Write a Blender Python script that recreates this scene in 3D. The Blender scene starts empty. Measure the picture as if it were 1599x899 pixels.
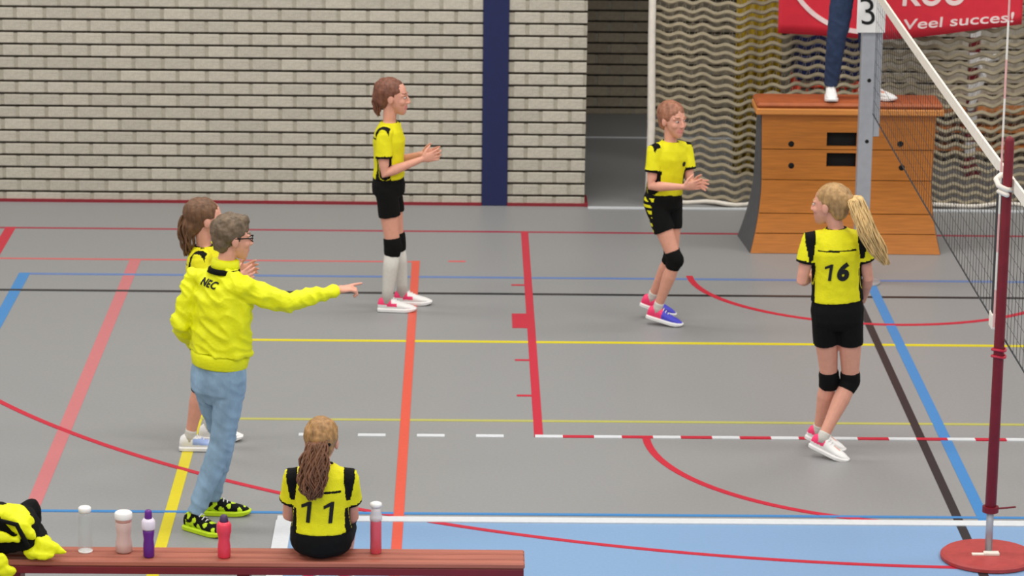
import bpy, bmesh, math, random
from mathutils import Vector as V, Matrix, noise
from mathutils.bvhtree import BVHTree
random.seed(7)
SC = bpy.context.scene
COL = SC.collection

# ------------------------------------------------------------------ camera
cam = bpy.data.cameras.new('camera')
cam.sensor_width = 36.0
cam.lens = 36.0 * 5200.0 / 1599.0
cam.clip_end = 200
cam.dof.use_dof = True
cam.dof.focus_distance = 14.0
cam.dof.aperture_fstop = 8.0
cob = bpy.data.objects.new('camera', cam)
COL.objects.link(cob)
cob.matrix_world = (Matrix.Translation((0, 0, 5.5)) @ Matrix.Rotation(math.radians(-0.856), 4, 'Z')
                    @ Matrix.Rotation(math.radians(90 - 14.053), 4, 'X') @ Matrix.Rotation(0.012, 4, 'Z'))
SC.camera = cob
# ------------------------------------------------------------------ light
world = bpy.data.worlds.new('hall_light')
SC.world = world
world.use_nodes = True
bg = world.node_tree.nodes['Background']
bg.inputs[0].default_value = (1.0, 0.985, 0.96, 1)
bg.inputs[1].default_value = 0.55
for ly in (5.0, 11.0, 17.0, 22.2):
    for lx in (-6.0, 0.0, 6.0):
        ld = bpy.data.lights.new('hall_lamp', 'AREA')
        ld.shape = 'RECTANGLE'; ld.size = 3.0; ld.size_y = 1.2
        ld.energy = 165; ld.color = (1.0, 0.975, 0.935)
        lo = bpy.data.objects.new('hall_lamp', ld); COL.objects.link(lo)
        lo.location = (lx, ly, 7.2)
SC.view_settings.view_transform = 'Standard'
SC.view_settings.look = 'None'
SC.view_settings.exposure = 0.0
SC.view_settings.gamma = 1.0
SC.view_settings.use_curve_mapping = False

# ------------------------------------------------------------------ materials
def lin(c):
    return tuple((x / 255 / 12.92) if x / 255 <= .04045 else ((x / 255 + .055) / 1.055) ** 2.4 for x in c)
MATS = {}
def mat(name, rgb, rough=.6, var=.08, nscale=20, bump=0., bscale=60, metal=0., spec=.4, trans=0., alpha=1., stretch=(1, 1, 1), sheen=0.):
    if name in MATS: return MATS[name]
    m = bpy.data.materials.new(name); m.use_nodes = True
    nt = m.node_tree; N = nt.nodes; L = nt.links
    b = N['Principled BSDF']
    b.inputs['Roughness'].default_value = rough
    b.inputs['Metallic'].default_value = metal
    b.inputs['Specular IOR Level'].default_value = spec
    b.inputs['Transmission Weight'].default_value = trans
    b.inputs['Alpha'].default_value = alpha
    b.inputs['Sheen Weight'].default_value = sheen
    tc = N.new('ShaderNodeTexCoord'); mp = N.new('ShaderNodeMapping')
    mp.inputs['Scale'].default_value = stretch
    L.new(tc.outputs['Object'], mp.inputs[0])
    no = N.new('ShaderNodeTexNoise'); no.inputs['Scale'].default_value = nscale; no.inputs['Detail'].default_value = 4
    L.new(mp.outputs[0], no.inputs['Vector'])
    r = N.new('ShaderNodeValToRGB')
    c = lin(rgb)
    r.color_ramp.elements[0].position = .3; r.color_ramp.elements[1].position = .7
    r.color_ramp.elements[0].color = tuple(x * (1 - var) for x in c) + (1,)
    r.color_ramp.elements[1].color = tuple(min(1, x * (1 + var)) for x in c) + (1,)
    L.new(no.outputs['Fac'], r.inputs[0]); L.new(r.outputs[0], b.inputs['Base Color'])
    if bump:
        n2 = N.new('ShaderNodeTexNoise'); n2.inputs['Scale'].default_value = bscale; n2.inputs['Detail'].default_value = 3
        L.new(mp.outputs[0], n2.inputs['Vector'])
        bu = N.new('ShaderNodeBump'); bu.inputs['Strength'].default_value = bump; bu.inputs['Distance'].default_value = .01
        L.new(n2.outputs['Fac'], bu.inputs['Height']); L.new(bu.outputs[0], b.inputs['Normal'])
    MATS[name] = m
    return m
def brick_mat(name, rgb, spread=.16):
    m = mat(name, rgb, .85, .10, 30, .5, 90)
    nt = m.node_tree; N = nt.nodes; L = nt.links
    oi = N.new('ShaderNodeObjectInfo'); mr = N.new('ShaderNodeMapRange')
    mr.inputs['To Min'].default_value = 1 - spread; mr.inputs['To Max'].default_value = 1 + spread * .7
    L.new(oi.outputs['Random'], mr.inputs['Value'])
    b = N['Principled BSDF']
    src = b.inputs['Base Color'].links[0].from_socket
    mx = N.new('ShaderNodeVectorMath'); mx.operation = 'SCALE'
    L.new(src, mx.inputs[0]); L.new(mr.outputs[0], mx.inputs['Scale']); L.new(mx.outputs[0], b.inputs['Base Color'])
    return m

M_floor = mat('grey_sports_floor', (139, 139, 139), .42, .045, 55, .06, 240, spec=.35)
M_blue_area = mat('light_blue_floor_paint', (122, 154, 190), .42, .04, 60, spec=.35)
M_brick = brick_mat('pale_grey_brick', (186, 179, 165), .09)
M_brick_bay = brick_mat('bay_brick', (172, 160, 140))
M_mortar = mat('mortar', (164, 157, 142), .9, .1, 40)
M_joint = mat('joint_shadow_mortar', (62, 56, 48), .95, .1, 40)
M_navy = mat('navy_paint', (24, 32, 78), .5, .06, 30)
M_trim = mat('dark_red_skirting', (132, 34, 44), .5)
M_yellow = mat('yellow_shirt_cloth', (226, 218, 10), .75, .05, 25, .25, 120)
M_jacket = mat('yellow_jacket_cloth', (228, 230, 0), .6, .05, 18, .3, 60)
M_black = mat('black_cloth', (9, 9, 9), .85, .2, 40, .2, 120, spec=.2)
M_skin = mat('skin', (214, 154, 132), .55, .05, 30, spec=.3)
M_lip = mat('lips', (204, 128, 118), .5)
M_eye = mat('eye_white', (196, 186, 178), .4)
M_iris = mat('iris', (45, 35, 30), .3)
M_white = mat('white_rubber', (232, 230, 228), .5, .03)
M_sock = mat('white_sock', (204, 200, 192), .85, .04, 60, .3, 160)
M_pink = mat('pink_shoe_cloth', (238, 60, 110), .6)
M_shoeblue = mat('violet_blue_shoe', (70, 70, 190), .6)
M_jeans = mat('light_blue_denim', (132, 160, 184), .8, .16, 14, .3, 120, stretch=(1, 1, .35))
M_djeans = mat('dark_blue_denim', (36, 52, 82), .8, .18, 16, .3, 120)
M_neon = mat('neon_yellow_shoe', (190, 220, 20), .6)
M_wood = mat('orange_varnished_wood', (184, 112, 42), .4, .14, 6, .05, 60, stretch=(1, 6, 14))
M_lid = mat('red_brown_leather', (164, 86, 44), .55, .12, 12, .2, 80)
M_lidrim = mat('light_varnished_wood', (206, 134, 66), .4, .1, 8, stretch=(1, 6, 14))
M_dgrey = mat('dark_grey_panel', (84, 84, 86), .8, .08)
M_dark = mat('dark_hole', (14, 12, 10), .9)
M_alu = mat('grey_aluminium', (170, 172, 178), .45, .05, 20, metal=.35)
M_maroon = mat('maroon_padding', (112, 14, 30), .5, .1)
M_disc = mat('red_painted_iron', (164, 58, 56), .55, .1, 30)
M_rope = mat('white_tape', (226, 218, 206), .8, .06)
M_cord = mat('black_cord', (46, 47, 50), .8)
M_netcord = mat('tan_net_cord', (160, 148, 124), .9, .1)
M_banner = mat('red_banner_cloth', (212, 40, 58), .6, .05, 12, .1, 30)
M_white_print = mat('white_print', (240, 214, 212), .6)
M_black_print = mat('black_print', (14, 14, 14), .7)
M_bench = mat('red_brown_bench_wood', (166, 96, 78), .45, .16, 5, .05, 50, stretch=(.4, 10, 10))
M_bench_rail = mat('dark_red_bench_rail', (112, 24, 34), .45, .1, 8)
M_mustard = mat('mustard_curtain_cloth', (176, 146, 30), .85, .12)
M_redplastic = mat('red_trolley_paint', (240, 76, 46), .5)
M_beam = mat('orange_bench_wood', (196, 120, 60), .5, .12, 8, stretch=(1, 8, 8))
M_bay = mat('added_bay_roof', (120, 116, 108), .9)
LINE = {}
for k, c in dict(red=(214, 40, 66), darkred=(176, 66, 84), pink=(218, 128, 132), salmon=(226, 112, 112), orange=(240, 96, 74), blue=(70, 146, 214),
                 farblue=(112, 140, 196), black=(44, 44, 48), yellow=(240, 222, 40), palegold=(200, 196, 104), white=(236, 240, 244)).items():
    LINE[k] = mat('floor_paint_' + k, tuple(v * .87 for v in c), .4, .04, 40, spec=.35)

# ------------------------------------------------------------------ helpers
def mk(name, bm, mats, parent=None, smooth=False, label=None):
    if isinstance(bm, bmesh.types.BMesh):
        bmesh.ops.recalc_face_normals(bm, faces=bm.faces)
        me = bpy.data.meshes.new(name); bm.to_mesh(me); bm.free()
    else:
        me = bm; me.name = name
    if not isinstance(mats, (list, tuple)): mats = [mats]
    idx = [p.material_index for p in me.polygons]
    me.materials.clear()
    for m in mats: me.materials.append(m)
    for p, i in zip(me.polygons, idx): p.material_index = i
    if smooth:
        for p in me.polygons: p.use_smooth = True
    o = bpy.data.objects.new(name, me); COL.objects.link(o)
    if parent: o.parent = parent
    if label: o['label'] = label
    return o
def thing(name, label, cat, loc, group=None):
    o = bpy.data.objects.new(name, None); COL.objects.link(o); o.location = loc
    o.empty_display_size = .1
    o['label'] = label; o['category'] = cat
    if group: o['group'] = group
    return o
def struct(o, label=None):
    o['kind'] = 'structure'
    if label: o['label'] = label
    return o
def tag(o, label, cat, group=None):
    o['label'] = label; o['category'] = cat
    if group: o['group'] = group
    return o
def box(bm, x0, x1, y0, y1, z0, z1, mi=0, bev=0):
    vs = [bm.verts.new((x, y, z)) for x in (x0, x1) for y in (y0, y1) for z in (z0, z1)]
    fs = []
    for q in ((0, 1, 3, 2), (4, 6, 7, 5), (0, 4, 5, 1), (2, 3, 7, 6), (0, 2, 6, 4), (1, 5, 7, 3)):
        f = bm.faces.new([vs[i] for i in q]); f.material_index = mi; fs.append(f)
    if bev:
        es = list({e for f in fs for e in f.edges})
        bmesh.ops.bevel(bm, geom=es, offset=bev, segments=1, affect='EDGES')
def loft(bm, rings, n=14, mi=0, close=True):
    R = []
    for c, U, W in rings:
        R.append([bm.verts.new(V(c) + U * math.cos(2 * math.pi * i / n) + W * math.sin(2 * math.pi * i / n)) for i in range(n)])
    for a, b in zip(R, R[1:]):
        for i in range(n):
            f = bm.faces.new((a[i], a[(i + 1) % n], b[(i + 1) % n], b[i])); f.material_index = mi
    if close:
        f = bm.faces.new(R[0][::-1]); f.material_index = mi
        f = bm.faces.new(R[-1]); f.material_index = mi
def limb(bm, pts, rad, n=10, mi=0, rnd=True, flat=None):
    pts = [V(p) for p in pts]
    if not isinstance(rad, (list, tuple)): rad = [rad] * len(pts)
    T = []
    for i in range(len(pts)):
        a = pts[max(0, i - 1)]; b = pts[min(len(pts) - 1, i + 1)]
        T.append((b - a).normalized())
    ref = V((0, 0, 1)) if abs(T[0].z) < .9 else V((1, 0, 0))
    u = T[0].cross(ref).normalized()
    rings = []
    def add(c, t, r):
        nonlocal u
        u = (u - t * u.dot(t)).normalized()
        rings.append((c, u * r, t.cross(u) * r))
    if rnd:
        r = rad[0]
        add(pts[0] - T[0] * r * .95, T[0], r * .3); add(pts[0] - T[0] * r * .6, T[0], r * .8)
    for p, t, r in zip(pts, T, rad): add(p, t, r)
    if rnd:
        r = rad[-1]
        add(pts[-1] + T[-1] * r * .6, T[-1], r * .8); add(pts[-1] + T[-1] * r * .95, T[-1], r * .3)
    loft(bm, rings, n, mi)
def ellip(bm, c, U, W, X, mi=0, nu=14, nv=9):
    c = V(c); rings = []
    for j in range(nv):
        a = -math.pi / 2 + math.pi * (j + .5) / nv
        rings.append((c + X * math.sin(a), U * math.cos(a), W * math.cos(a)))
    loft(bm, rings, nu, mi)
def lathe(bm, prof, c=(0, 0, 0), n=20, mi=0):
    loft(bm, [(V(c) + V((0, 0, z)), V((r, 0, 0)), V((0, r, 0))) for r, z in prof], n, mi)
def evaluated(bm, mods):
    bmesh.ops.recalc_face_normals(bm, faces=bm.faces)
    me = bpy.data.meshes.new('tmp'); bm.to_mesh(me); bm.free()
    ob = bpy.data.objects.new('tmp', me); COL.objects.link(ob)
    for t, kw in mods:
        md = ob.modifiers.new('m', t)
        for k, v in kw.items(): setattr(md, k, v)
    dg = bpy.context.evaluated_depsgraph_get()
    me2 = bpy.data.meshes.new_from_object(ob.evaluated_get(dg))
    bpy.data.objects.remove(ob); bpy.data.meshes.remove(me)
    return me2
def remesh(bm, voxel, it=4, fac=.5):
    return evaluated(bm, [('REMESH', dict(mode='VOXEL', voxel_size=voxel)), ('SMOOTH', dict(factor=fac, iterations=it))])
def fold(me, amp, freq=(9, 9, 6), seed=0, ridge=0.):
    s = V((seed * 3.1, seed * 1.7, seed * .9))
    nr = [v.normal.copy() for v in me.vertices]
    for v, n in zip(me.vertices, nr):
        p = V((v.co.x * freq[0], v.co.y * freq[1], v.co.z * freq[2])) + s
        d = noise.noise(p) + .5 * noise.noise(p * 2.3)
        if ridge:
            q = V(((v.co.x + v.co.y * .4 - v.co.z * .5) * 7, v.co.y * 6, (v.co.z + v.co.x * .6) * 17)) + s
            d += ridge * (.35 - abs(noise.noise(q)) * 1.6)
        v.co += n * (d * amp)
def paint(me, fn):
    for p in me.polygons: p.material_index = fn(p.center)
def text_mesh(s, size, bold=0., shear=0., ext=.0015, space=1.0, grid=.02, sx=1.0):
    cu = bpy.data.curves.new('t', 'FONT'); cu.body = s; cu.size = size; cu.offset = bold; cu.shear = shear
    cu.extrude = ext; cu.align_x = 'CENTER'; cu.align_y = 'CENTER'; cu.space_character = space
    ob = bpy.data.objects.new('t', cu); COL.objects.link(ob)
    dg = bpy.context.evaluated_depsgraph_get()
    me = bpy.data.meshes.new_from_object(ob.evaluated_get(dg))
    bpy.data.objects.remove(ob); bpy.data.curves.remove(cu)
    bm = bmesh.new(); bm.from_mesh(me); bpy.data.meshes.remove(me)
    for v in bm.verts: v.co.x *= sx
    xs = [v.co.x for v in bm.verts]; ys = [v.co.y for v in bm.verts]
    for ax, lo, hi in ((0, min(xs), max(xs)), (1, min(ys), max(ys))):
        t = lo + grid
        while t < hi:
            co = [0, 0, 0]; no = [0, 0, 0]; co[ax] = t; no[ax] = 1
            bmesh.ops.bisect_plane(bm, geom=bm.verts[:] + bm.edges[:] + bm.faces[:], plane_co=co, plane_no=no)
            t += grid
    return bm
def wrap_text(bm, center, right, up, out, target, off=.003):
    """lay flat letters onto a garment: each vertex is moved onto the cloth"""
    t = BVHTree.FromPolygons([v.co for v in target.vertices], [tuple(p.vertices) for p in target.polygons])
    for v in bm.verts:
        p = center + right * v.co.x + up * v.co.y
        h = t.ray_cast(p + out * .4, -out)
        q = h[0] if h[0] else p
        v.co = q + out * (off + v.co.z)

# ------------------------------------------------------------------ floor
fb = bmesh.new(); box(fb, -9, 9, 6, 28.3, -.2, 0)
floor = struct(mk('floor', fb, M_floor), 'grey sports hall floor with coloured court lines')
ba = bmesh.new(); box(ba, -.93, 9, 6, 16.85, -.01, .0006)
o = mk('blue_court_area', ba, M_blue_area, floor, label='light blue painted floor area along the bottom right')
zc = [.001]
CN = dict(darkred='dark red', salmon='salmon pink', farblue='dull blue', palegold='pale gold')
def rect_line(x0, x1, y0, y1, col):
    bm = bmesh.new(); zc[0] += .0001
    box(bm, x0, x1, y0, y1, -.005, zc[0])
    mk('court_line', bm, LINE[col], floor, label=CN.get(col, col) + ' painted court line')
def arc_line(cx, cy, r, a0, a1, col, w=.045, n=48):
    bm = bmesh.new(); zc[0] += .0001
    pr = None
    for i in range(n + 1):
        a = math.radians(a0 + (a1 - a0) * i / n)
        q = [bm.verts.new((cx + rr * math.cos(a), cy + rr * math.sin(a), z)) for rr, z in ((r - w / 2, -.004), (r - w / 2, zc[0]), (r + w / 2, zc[0]), (r + w / 2, -.004))]
        if pr:
            for k in range(4): bm.faces.new((pr[k], pr[(k + 1) % 4], q[(k + 1) % 4], q[k]))
        else: bm.faces.new(q)
        pr = q
    bm.faces.new(pr)
    mk('court_line', bm, LINE[col], floor, label='curved ' + CN.get(col, col) + ' painted court line')
def hline(y, x0, x1, col, w=.05): rect_line(x0, x1, y - w / 2, y + w / 2, col)
def vline(x, y0, y1, col, w=.055): rect_line(x - w / 2, x + w / 2, y0, y1, col)
hline(23.65, -9, 9, 'darkred', .05)
vline(-3.30, 13, 23.67, 'red', .075)
vline(-2.30, 16.96, 22.72, 'pink', .08)
hline(22.70, -9, -.32, 'salmon', .04)
hline(22.725, -.11, .012, 'salmon', .045)
hline(22.26, -3.05, 9, 'farblue', .05)
vline(-3.02, 16.96, 22.28, 'blue', .075)
hline(21.80, -9, 9, 'black', .05)
hline(20.55, -1.58, 9, 'yellow', .05)
vline(-1.555, 13, 20.57, 'yellow', .062)
hline(18.76, -1.55, 9, 'palegold', .04)
vline(2.655, 13, 21.80, 'black', .05)
vline(2.795, 16.93, 22.28, 'blue', .065)
vline(.44, 18.43, 23.67, 'red', .052)
rect_line(.318, .43, 20.90, 21.27, 'red')
for yy in (22.05, 20.11, 19.30): hline(yy, .325, .43, 'red', .035)
arc_line(2.85, 22.35, 1.29, 180, 360, 'red', .045)
arc_line(2.63, 18.43, 1.57, 180, 360, 'red', .045)
arc_line(2.824, 22.92, 6.77, 180, 300, 'red', .04, 90)
hline(16.985, -9, 9, 'blue', .034)
vline(-.337, 12, 22.72, 'orange', .055)
k = 0
x = -.945
while x < 6.5:
    hline(18.445, x, x + .16, 'white', .05)
    if x + .16 > .43: hline(18.445, x + .16, x + .341, 'red', .045)
    x += .341
hline(16.875, -.98, 9, 'white', .085)
vline(-.942, 12, 16.84, 'white', .085)
hline(24.47, .93, 9, 'white', .05)
hline(27.14, .93, 4, 'white', .03)

# ------------------------------------------------------------------ brick walls
bp, bl_, ch, bh = .2185, .2085, .0935, .0765
def brick_mesh(L, h, d=.06):
    bm = bmesh.new(); box(bm, -L / 2, L / 2, 0, d, 0, h, bev=.004)
    bmesh.ops.recalc_face_normals(bm, faces=bm.faces)
    me = bpy.data.meshes.new('brick'); bm.to_mesh(me); bm.free(); return me
def brick_wall(name, x0, x1, y, z0, z1, vis, mb, phase, label, zfull=None, bed=.018):
    """bricks in front of a recessed mortar bed; vis(x, z) tells which bricks are single parts"""
    bm = bmesh.new(); box(bm, x0, x1, y + bed, y + .3, 0, zfull or z1)
    wall = struct(mk(name, bm, M_joint), label)
    mm = bmesh.new(); rest = bmesh.new(); cache = {}
    row = 0; z = z0
    while z < z1 - .02:
        zz0 = max(0.0, z); zz1 = z + bh
        if zz1 - zz0 > .015:
            box(mm, x0, x1, y + .003, y + bed + .02, zz0 + .002, zz1 - .002)
            xs = x0 - bp + ((phase + row * .5) % 1.0) * bp
            while xs < x1:
                a = max(x0, xs + .013); b = min(x1, xs + bp - .013)
                if b - a > .02:
                    L = round(b - a, 3); h = round(zz1 - zz0, 3); cx = (a + b) / 2
                    dy = random.uniform(-.002, .002)
                    if vis(cx, zz0):
                        if (L, h) not in cache:
                            cache[(L, h)] = brick_mesh(L, h); cache[(L, h)].materials.append(mb)
                        o = bpy.data.objects.new('brick', cache[(L, h)]); COL.objects.link(o)
                        o.location = (cx, y + dy, zz0); o.parent = wall
                    else:
                        box(rest, a, b, y + dy, y + .06, zz0, zz1, bev=0)
                xs += bp
        z += ch; row += 1
    mk('mortar', mm, M_mortar, wall)
    if len(rest.faces):
        o = mk('brickwork', rest, mb, wall); o['kind'] = 'stuff'
    else: rest.free()
    return wall
ZV = 1.58
brick_wall('wall_back', -9, .129, 24.53, -.008, 2.8, lambda x, z: x > -3.55 and z < ZV, M_brick, .35, 'long pale brick wall left of the navy column', 7.0)
brick_wall('wall_back.001', .322, .905, 24.53, -.008, 2.8, lambda x, z: z < ZV, M_brick, .62, 'short pale brick wall right of the navy column', 7.0)
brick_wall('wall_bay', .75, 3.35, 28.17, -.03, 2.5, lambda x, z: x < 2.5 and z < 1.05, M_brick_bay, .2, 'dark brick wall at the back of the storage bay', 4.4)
brick_wall('wall_bay.001', 3.3, 9, 26.4, -.03, 2.5, lambda x, z: x < 4.7 and z < 1.6, M_brick, .1, 'brick wall behind the ball net on the right', 4.4)
bm = bmesh.new(); box(bm, .129, .322, 24.515, 24.8, 0, 7, bev=.004)
struct(mk('trim_1', bm, M_navy), 'navy blue painted column between the pale brick walls')
bm = bmesh.new(); box(bm, -9, .129, 24.512, 24.56, 0, .022); box(bm, .322, .915, 24.512, 24.56, 0, .022); box(bm, .905, .93, 24.5, 24.8, 0, .026)
struct(mk('baseboard_back', bm, M_trim), 'thin dark red strip along the foot of the brick wall')
bm = bmesh.new(); box(bm, .62, .9, 24.60, 28.3, 0, 7)
struct(mk('wall_bay_side', bm, M_joint), 'side wall of the storage bay')
bm = bmesh.new(); box(bm, .6, 9, 24.75, 28.5, 4.4, 4.6)  # unseen ceiling, added to darken the bay, its height set by the light
struct(mk('ceiling', bm, M_bay), 'unseen ceiling added to darken the storage bay')
bm = bmesh.new(); box(bm, .9, 9, 24.53, 24.76, 4.4, 7)  # unseen lintel wall, raised with the ceiling to let more light in
struct(mk('added_wall_above_bay', bm, M_brick_bay), 'unseen wall added above the storage bay opening, limiting its light')

# ------------------------------------------------------------------ storage bay contents
t = thing('gym_curtain', 'mustard yellow hanging curtain behind the ball net, left of the vaulting box', 'curtain', (2.28, 25.7, 0))
bm = bmesh.new(); pv = None
for i in range(25):
    x = -.17 + .36 * i / 24; yy = .03 * math.sin(i * 1.3)
    q = [bm.verts.new((x, yy + d, z)) for d, z in ((0, .02), (0, 2.45), (.012, 2.45), (.012, .02))]
    if pv:
        for kx in range(4): bm.faces.new((pv[kx], pv[(kx + 1) % 4], q[(kx + 1) % 4], q[kx]))
    else: bm.faces.new(q)
    pv = q
bm.faces.new(pv)
mk('curtain_cloth', bm, M_mustard, t, True)
t = thing('mat_trolley', 'red trolley behind the vaulting box, under navy folded mats', 'trolley', (2.84, 25.7, 0))
bm = bmesh.new()
for zz in (.25, .5, .76):
    limb(bm, [(-.25, -.2, zz), (.25, -.2, zz), (.25, .2, zz), (-.25, .2, zz), (-.25, -.2, zz)], .018, 8)
for i in range(9):
    xx = -.24 + .06 * i
    box(bm, xx - .006, xx + .006, -.2, -.19, .25, .76)
mk('frame', bm, M_redplastic, t)
for sx in (-.25, .25):
    for sy in (-.2, .2):
        bm = bmesh.new(); limb(bm, [(sx, sy, .06), (sx, sy, .78)], .02, 8); mk('post', bm, M_redplastic, t)
        bm = bmesh.new(); ellip(bm, (sx, sy, .035), V((.035, 0, 0)), V((0, 0, .035)), V((0, .012, 0))); mk('wheel', bm, M_dark, t)
for i in range(4):
    bm = bmesh.new(); box(bm, -.27, .27, -.22, .22, 0, .098, bev=.012)
    o = mk('folded_mat', bm, M_navy); o.location = (2.84, 25.7, .801 + i * .1)
    tag(o, 'navy folded mat on the red trolley, %s of the four' % ('lowest', 'second from bottom', 'third from bottom', 'topmost')[i], 'mat', 'folded mats on the red trolley')
t = thing('goal_frame', 'red and white striped goal post with white strut behind the ball net', 'goal', (4.02, 25.95, 0))
for i in range(16):
    bm = bmesh.new(); box(bm, -.04, .04, -.04, .04, i * .12, (i + 1) * .12)
    mk('stripe', bm, M_white if i % 2 else M_maroon, t)
bm = bmesh.new(); limb(bm, [(-.02, -.07, .52), (.07, -.07, .78), (.03, -.07, .88), (.16, -.07, .93)], .028, 8); mk('strut', bm, M_white, t)
bm = bmesh.new(); box(bm, -.06, .06, -.25, .1, -.0, .05); mk('foot', bm, M_maroon, t)
for i in range(3):
    t = thing('stored_bench', 'orange wooden bench stored behind the net, %s of three' % ('lowest', 'middle', 'topmost')[i], 'bench', (4.15, 26.27, .151 * i), 'benches stored behind the net')
    bm = bmesh.new(); box(bm, -.75, .75, -.1, .1, .11, .15, bev=.005); mk('seat', bm, M_beam, t)
    for sx in (-.5, .5):
        bm = bmesh.new(); box(bm, sx - .03, sx + .03, -.09, .09, 0, .11); mk('leg', bm, M_beam, t)

# ------------------------------------------------------------------ ball net across the bay
t = thing('ball_net', 'tan ball-stop net hanging across the storage bay opening', 'net', (1.39, 24.62, 0))
bm = bmesh.new()
NX = 190; W = 4.4
def yfold(x): return .045 * math.sin(x * 7.3) + .03 * math.sin(x * 16.1 + 1)
def zwave(x, k):
    return .013 * math.sin(x * 36 + .25 * math.sin(k * .4)) + .012 * math.sin(x * 4.1 + k * .11)
rows = [i * .0625 + .05 for i in range(40)]
for k, z in enumerate(rows):
    pr = None; wob = random.uniform(-.004, .004)
    for i in range(NX * 1 + 1):
        x = W * i / NX
        c = V((x, yfold(x), z + zwave(x, k) + wob))
        q = [bm.verts.new(c + d) for d in (V((0, -.008, -.005)), V((0, -.004, .017)), V((0, .008, .005)), V((0, .004, -.017)))]
        if pr:
            for j in range(4): bm.faces.new((pr[j], pr[(j + 1) % 4], q[(j + 1) % 4], q[j]))
        pr = q
o = mk('net_cords', bm, M_netcord, t); o['kind'] = 'stuff'
bm = bmesh.new()
for k in range(len(rows) - 1):
    for i in range(int(W / .063)):
        x = .063 * i + (.0315 if k % 2 else 0); x2 = x + .0315
        for xa, xb in ((x, x2), (x2, x + .063)):
            a = V((xa, yfold(xa), rows[k] + zwave(xa, k))); b = V((xb if xa == x else xa, yfold(xb), rows[k + 1] + zwave(xb, k + 1)))
            d = V((.0013, 0, 0)); e = V((0, .0013, 0))
            A = [bm.verts.new(a + w) for w in (d, e, -d)]; B = [bm.verts.new(b + w) for w in (d, e, -d)]
            for j in range(3): bm.faces.new((A[j], A[(j + 1) % 3], B[(j + 1) % 3], B[j]))
o = mk('net_knots', bm, M_netcord, t); o['kind'] = 'stuff'
bm = bmesh.new(); limb(bm, [(0, -.02, .01), (.012, -.02, .6), (0, -.02, 1.3), (0, -.02, 2.5)], [.026, .03, .028, .028], 8)
mk('edge_cord', bm, M_rope, t, True)
bm = bmesh.new(); limb(bm, [(W * i / 60, yfold(W * i / 60) - .02, .022 + .008 * math.sin(i * 1.1)) for i in range(61)], .017, 6)
mk('hem_rope', bm, M_rope, t, True)

# ------------------------------------------------------------------ banner
t = thing('banner', 'red banner with white lettering hanging above the vaulting box', 'banner', (2.32, 24.46, 1.3))
def bbot(x):
    if x < .74: return .047 - .041 * (x / .74)
    return .006 + .126 * ((x - .74) / 1.09) ** 1.3
def by(x, z): return .02 * math.sin(x * 5) - .004
bm = bmesh.new(); NXB, NZB = 60, 12; g = []
for side in (0, 1):
    for i in range(NXB + 1):
        for j in range(NZB + 1):
            x = 1.815 * i / NXB; z = bbot(x) + (.95 - bbot(x)) * j / NZB
            g.append(bm.verts.new((x, by(x, z) + side * .004, z)))
def gi(s, i, j): return g[s * (NXB + 1) * (NZB + 1) + i * (NZB + 1) + j]
for i in range(NXB):
    for j in range(NZB):
        for s in (0, 1): bm.faces.new((gi(s, i, j), gi(s, i + 1, j), gi(s, i + 1, j + 1), gi(s, i, j + 1)))
for i in range(NXB):
    for j in (0, NZB): bm.faces.new((gi(0, i, j), gi(0, i + 1, j), gi(1, i + 1, j), gi(1, i, j)))
for j in range(NZB):
    for i in (0, NXB): bm.faces.new((gi(0, i, j), gi(0, i, j + 1), gi(1, i, j + 1), gi(1, i, j)))
mk('banner_cloth', bm, M_banner, t, True)
def banner_text(s, size, x0, z0, x1, z1, bold, name, sx=None):
    tm = text_mesh(s, size, bold, 0.05, .001, 1.0, .03)
    xs = [v.co.x for v in tm.verts]; w = max(xs) - min(xs); ym = min(v.co.y for v in tm.verts)
    for v in tm.verts:
        f = (v.co.x - min(xs)) / w
        x = x0 + (x1 - x0) * f; z = z0 + (z1 - z0) * f + (v.co.y - ym)
        v.co = V((x, by(x, z) - .003 + v.co.z, z))
    bmesh.ops.recalc_face_normals(tm, faces=tm.faces)
    seen = set()
    for f0 in tm.faces:
        if f0 in seen: continue
        st = [f0]; isl = []; seen.add(f0)
        while st:
            f = st.pop(); isl.append(f)
            for e in f.edges:
                for g2 in e.link_faces:
                    if g2 not in seen: seen.add(g2); st.append(g2)
        nb = bmesh.new(); mp = {}
        for f in isl:
            nb.faces.new([mp.setdefault(v, None) or mp.__setitem__(v, nb.verts.new(v.co)) or mp[v] for v in f.verts])
        mk(name, nb, M_white_print, t)
    tm.free()
banner_text('Veel succes!', .108, .93, .085, 1.755, .145, .001, 'letter')
banner_text('KOO', .25, .915, .262, 1.39, .268, .006, 'letter')
bm = bmesh.new(); pr = None
for i in range(33):
    a = math.radians(180 + 12 + (90 - 12) * i / 32)
    q = []
    for rr, dy in ((.578, -.006), (.612, -.006), (.612, -.001), (.578, -.001)):
        x = .63 + rr * math.cos(a); z = .66 + rr * math.sin(a)
        q.append(bm.verts.new((x, by(x, z) + dy, z)))
    if pr:
        for j in range(4): bm.faces.new((pr[j], pr[(j + 1) % 4], q[(j + 1) % 4], q[j]))
    pr = q
mk('printed_arc', bm, M_white_print, t)

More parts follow.
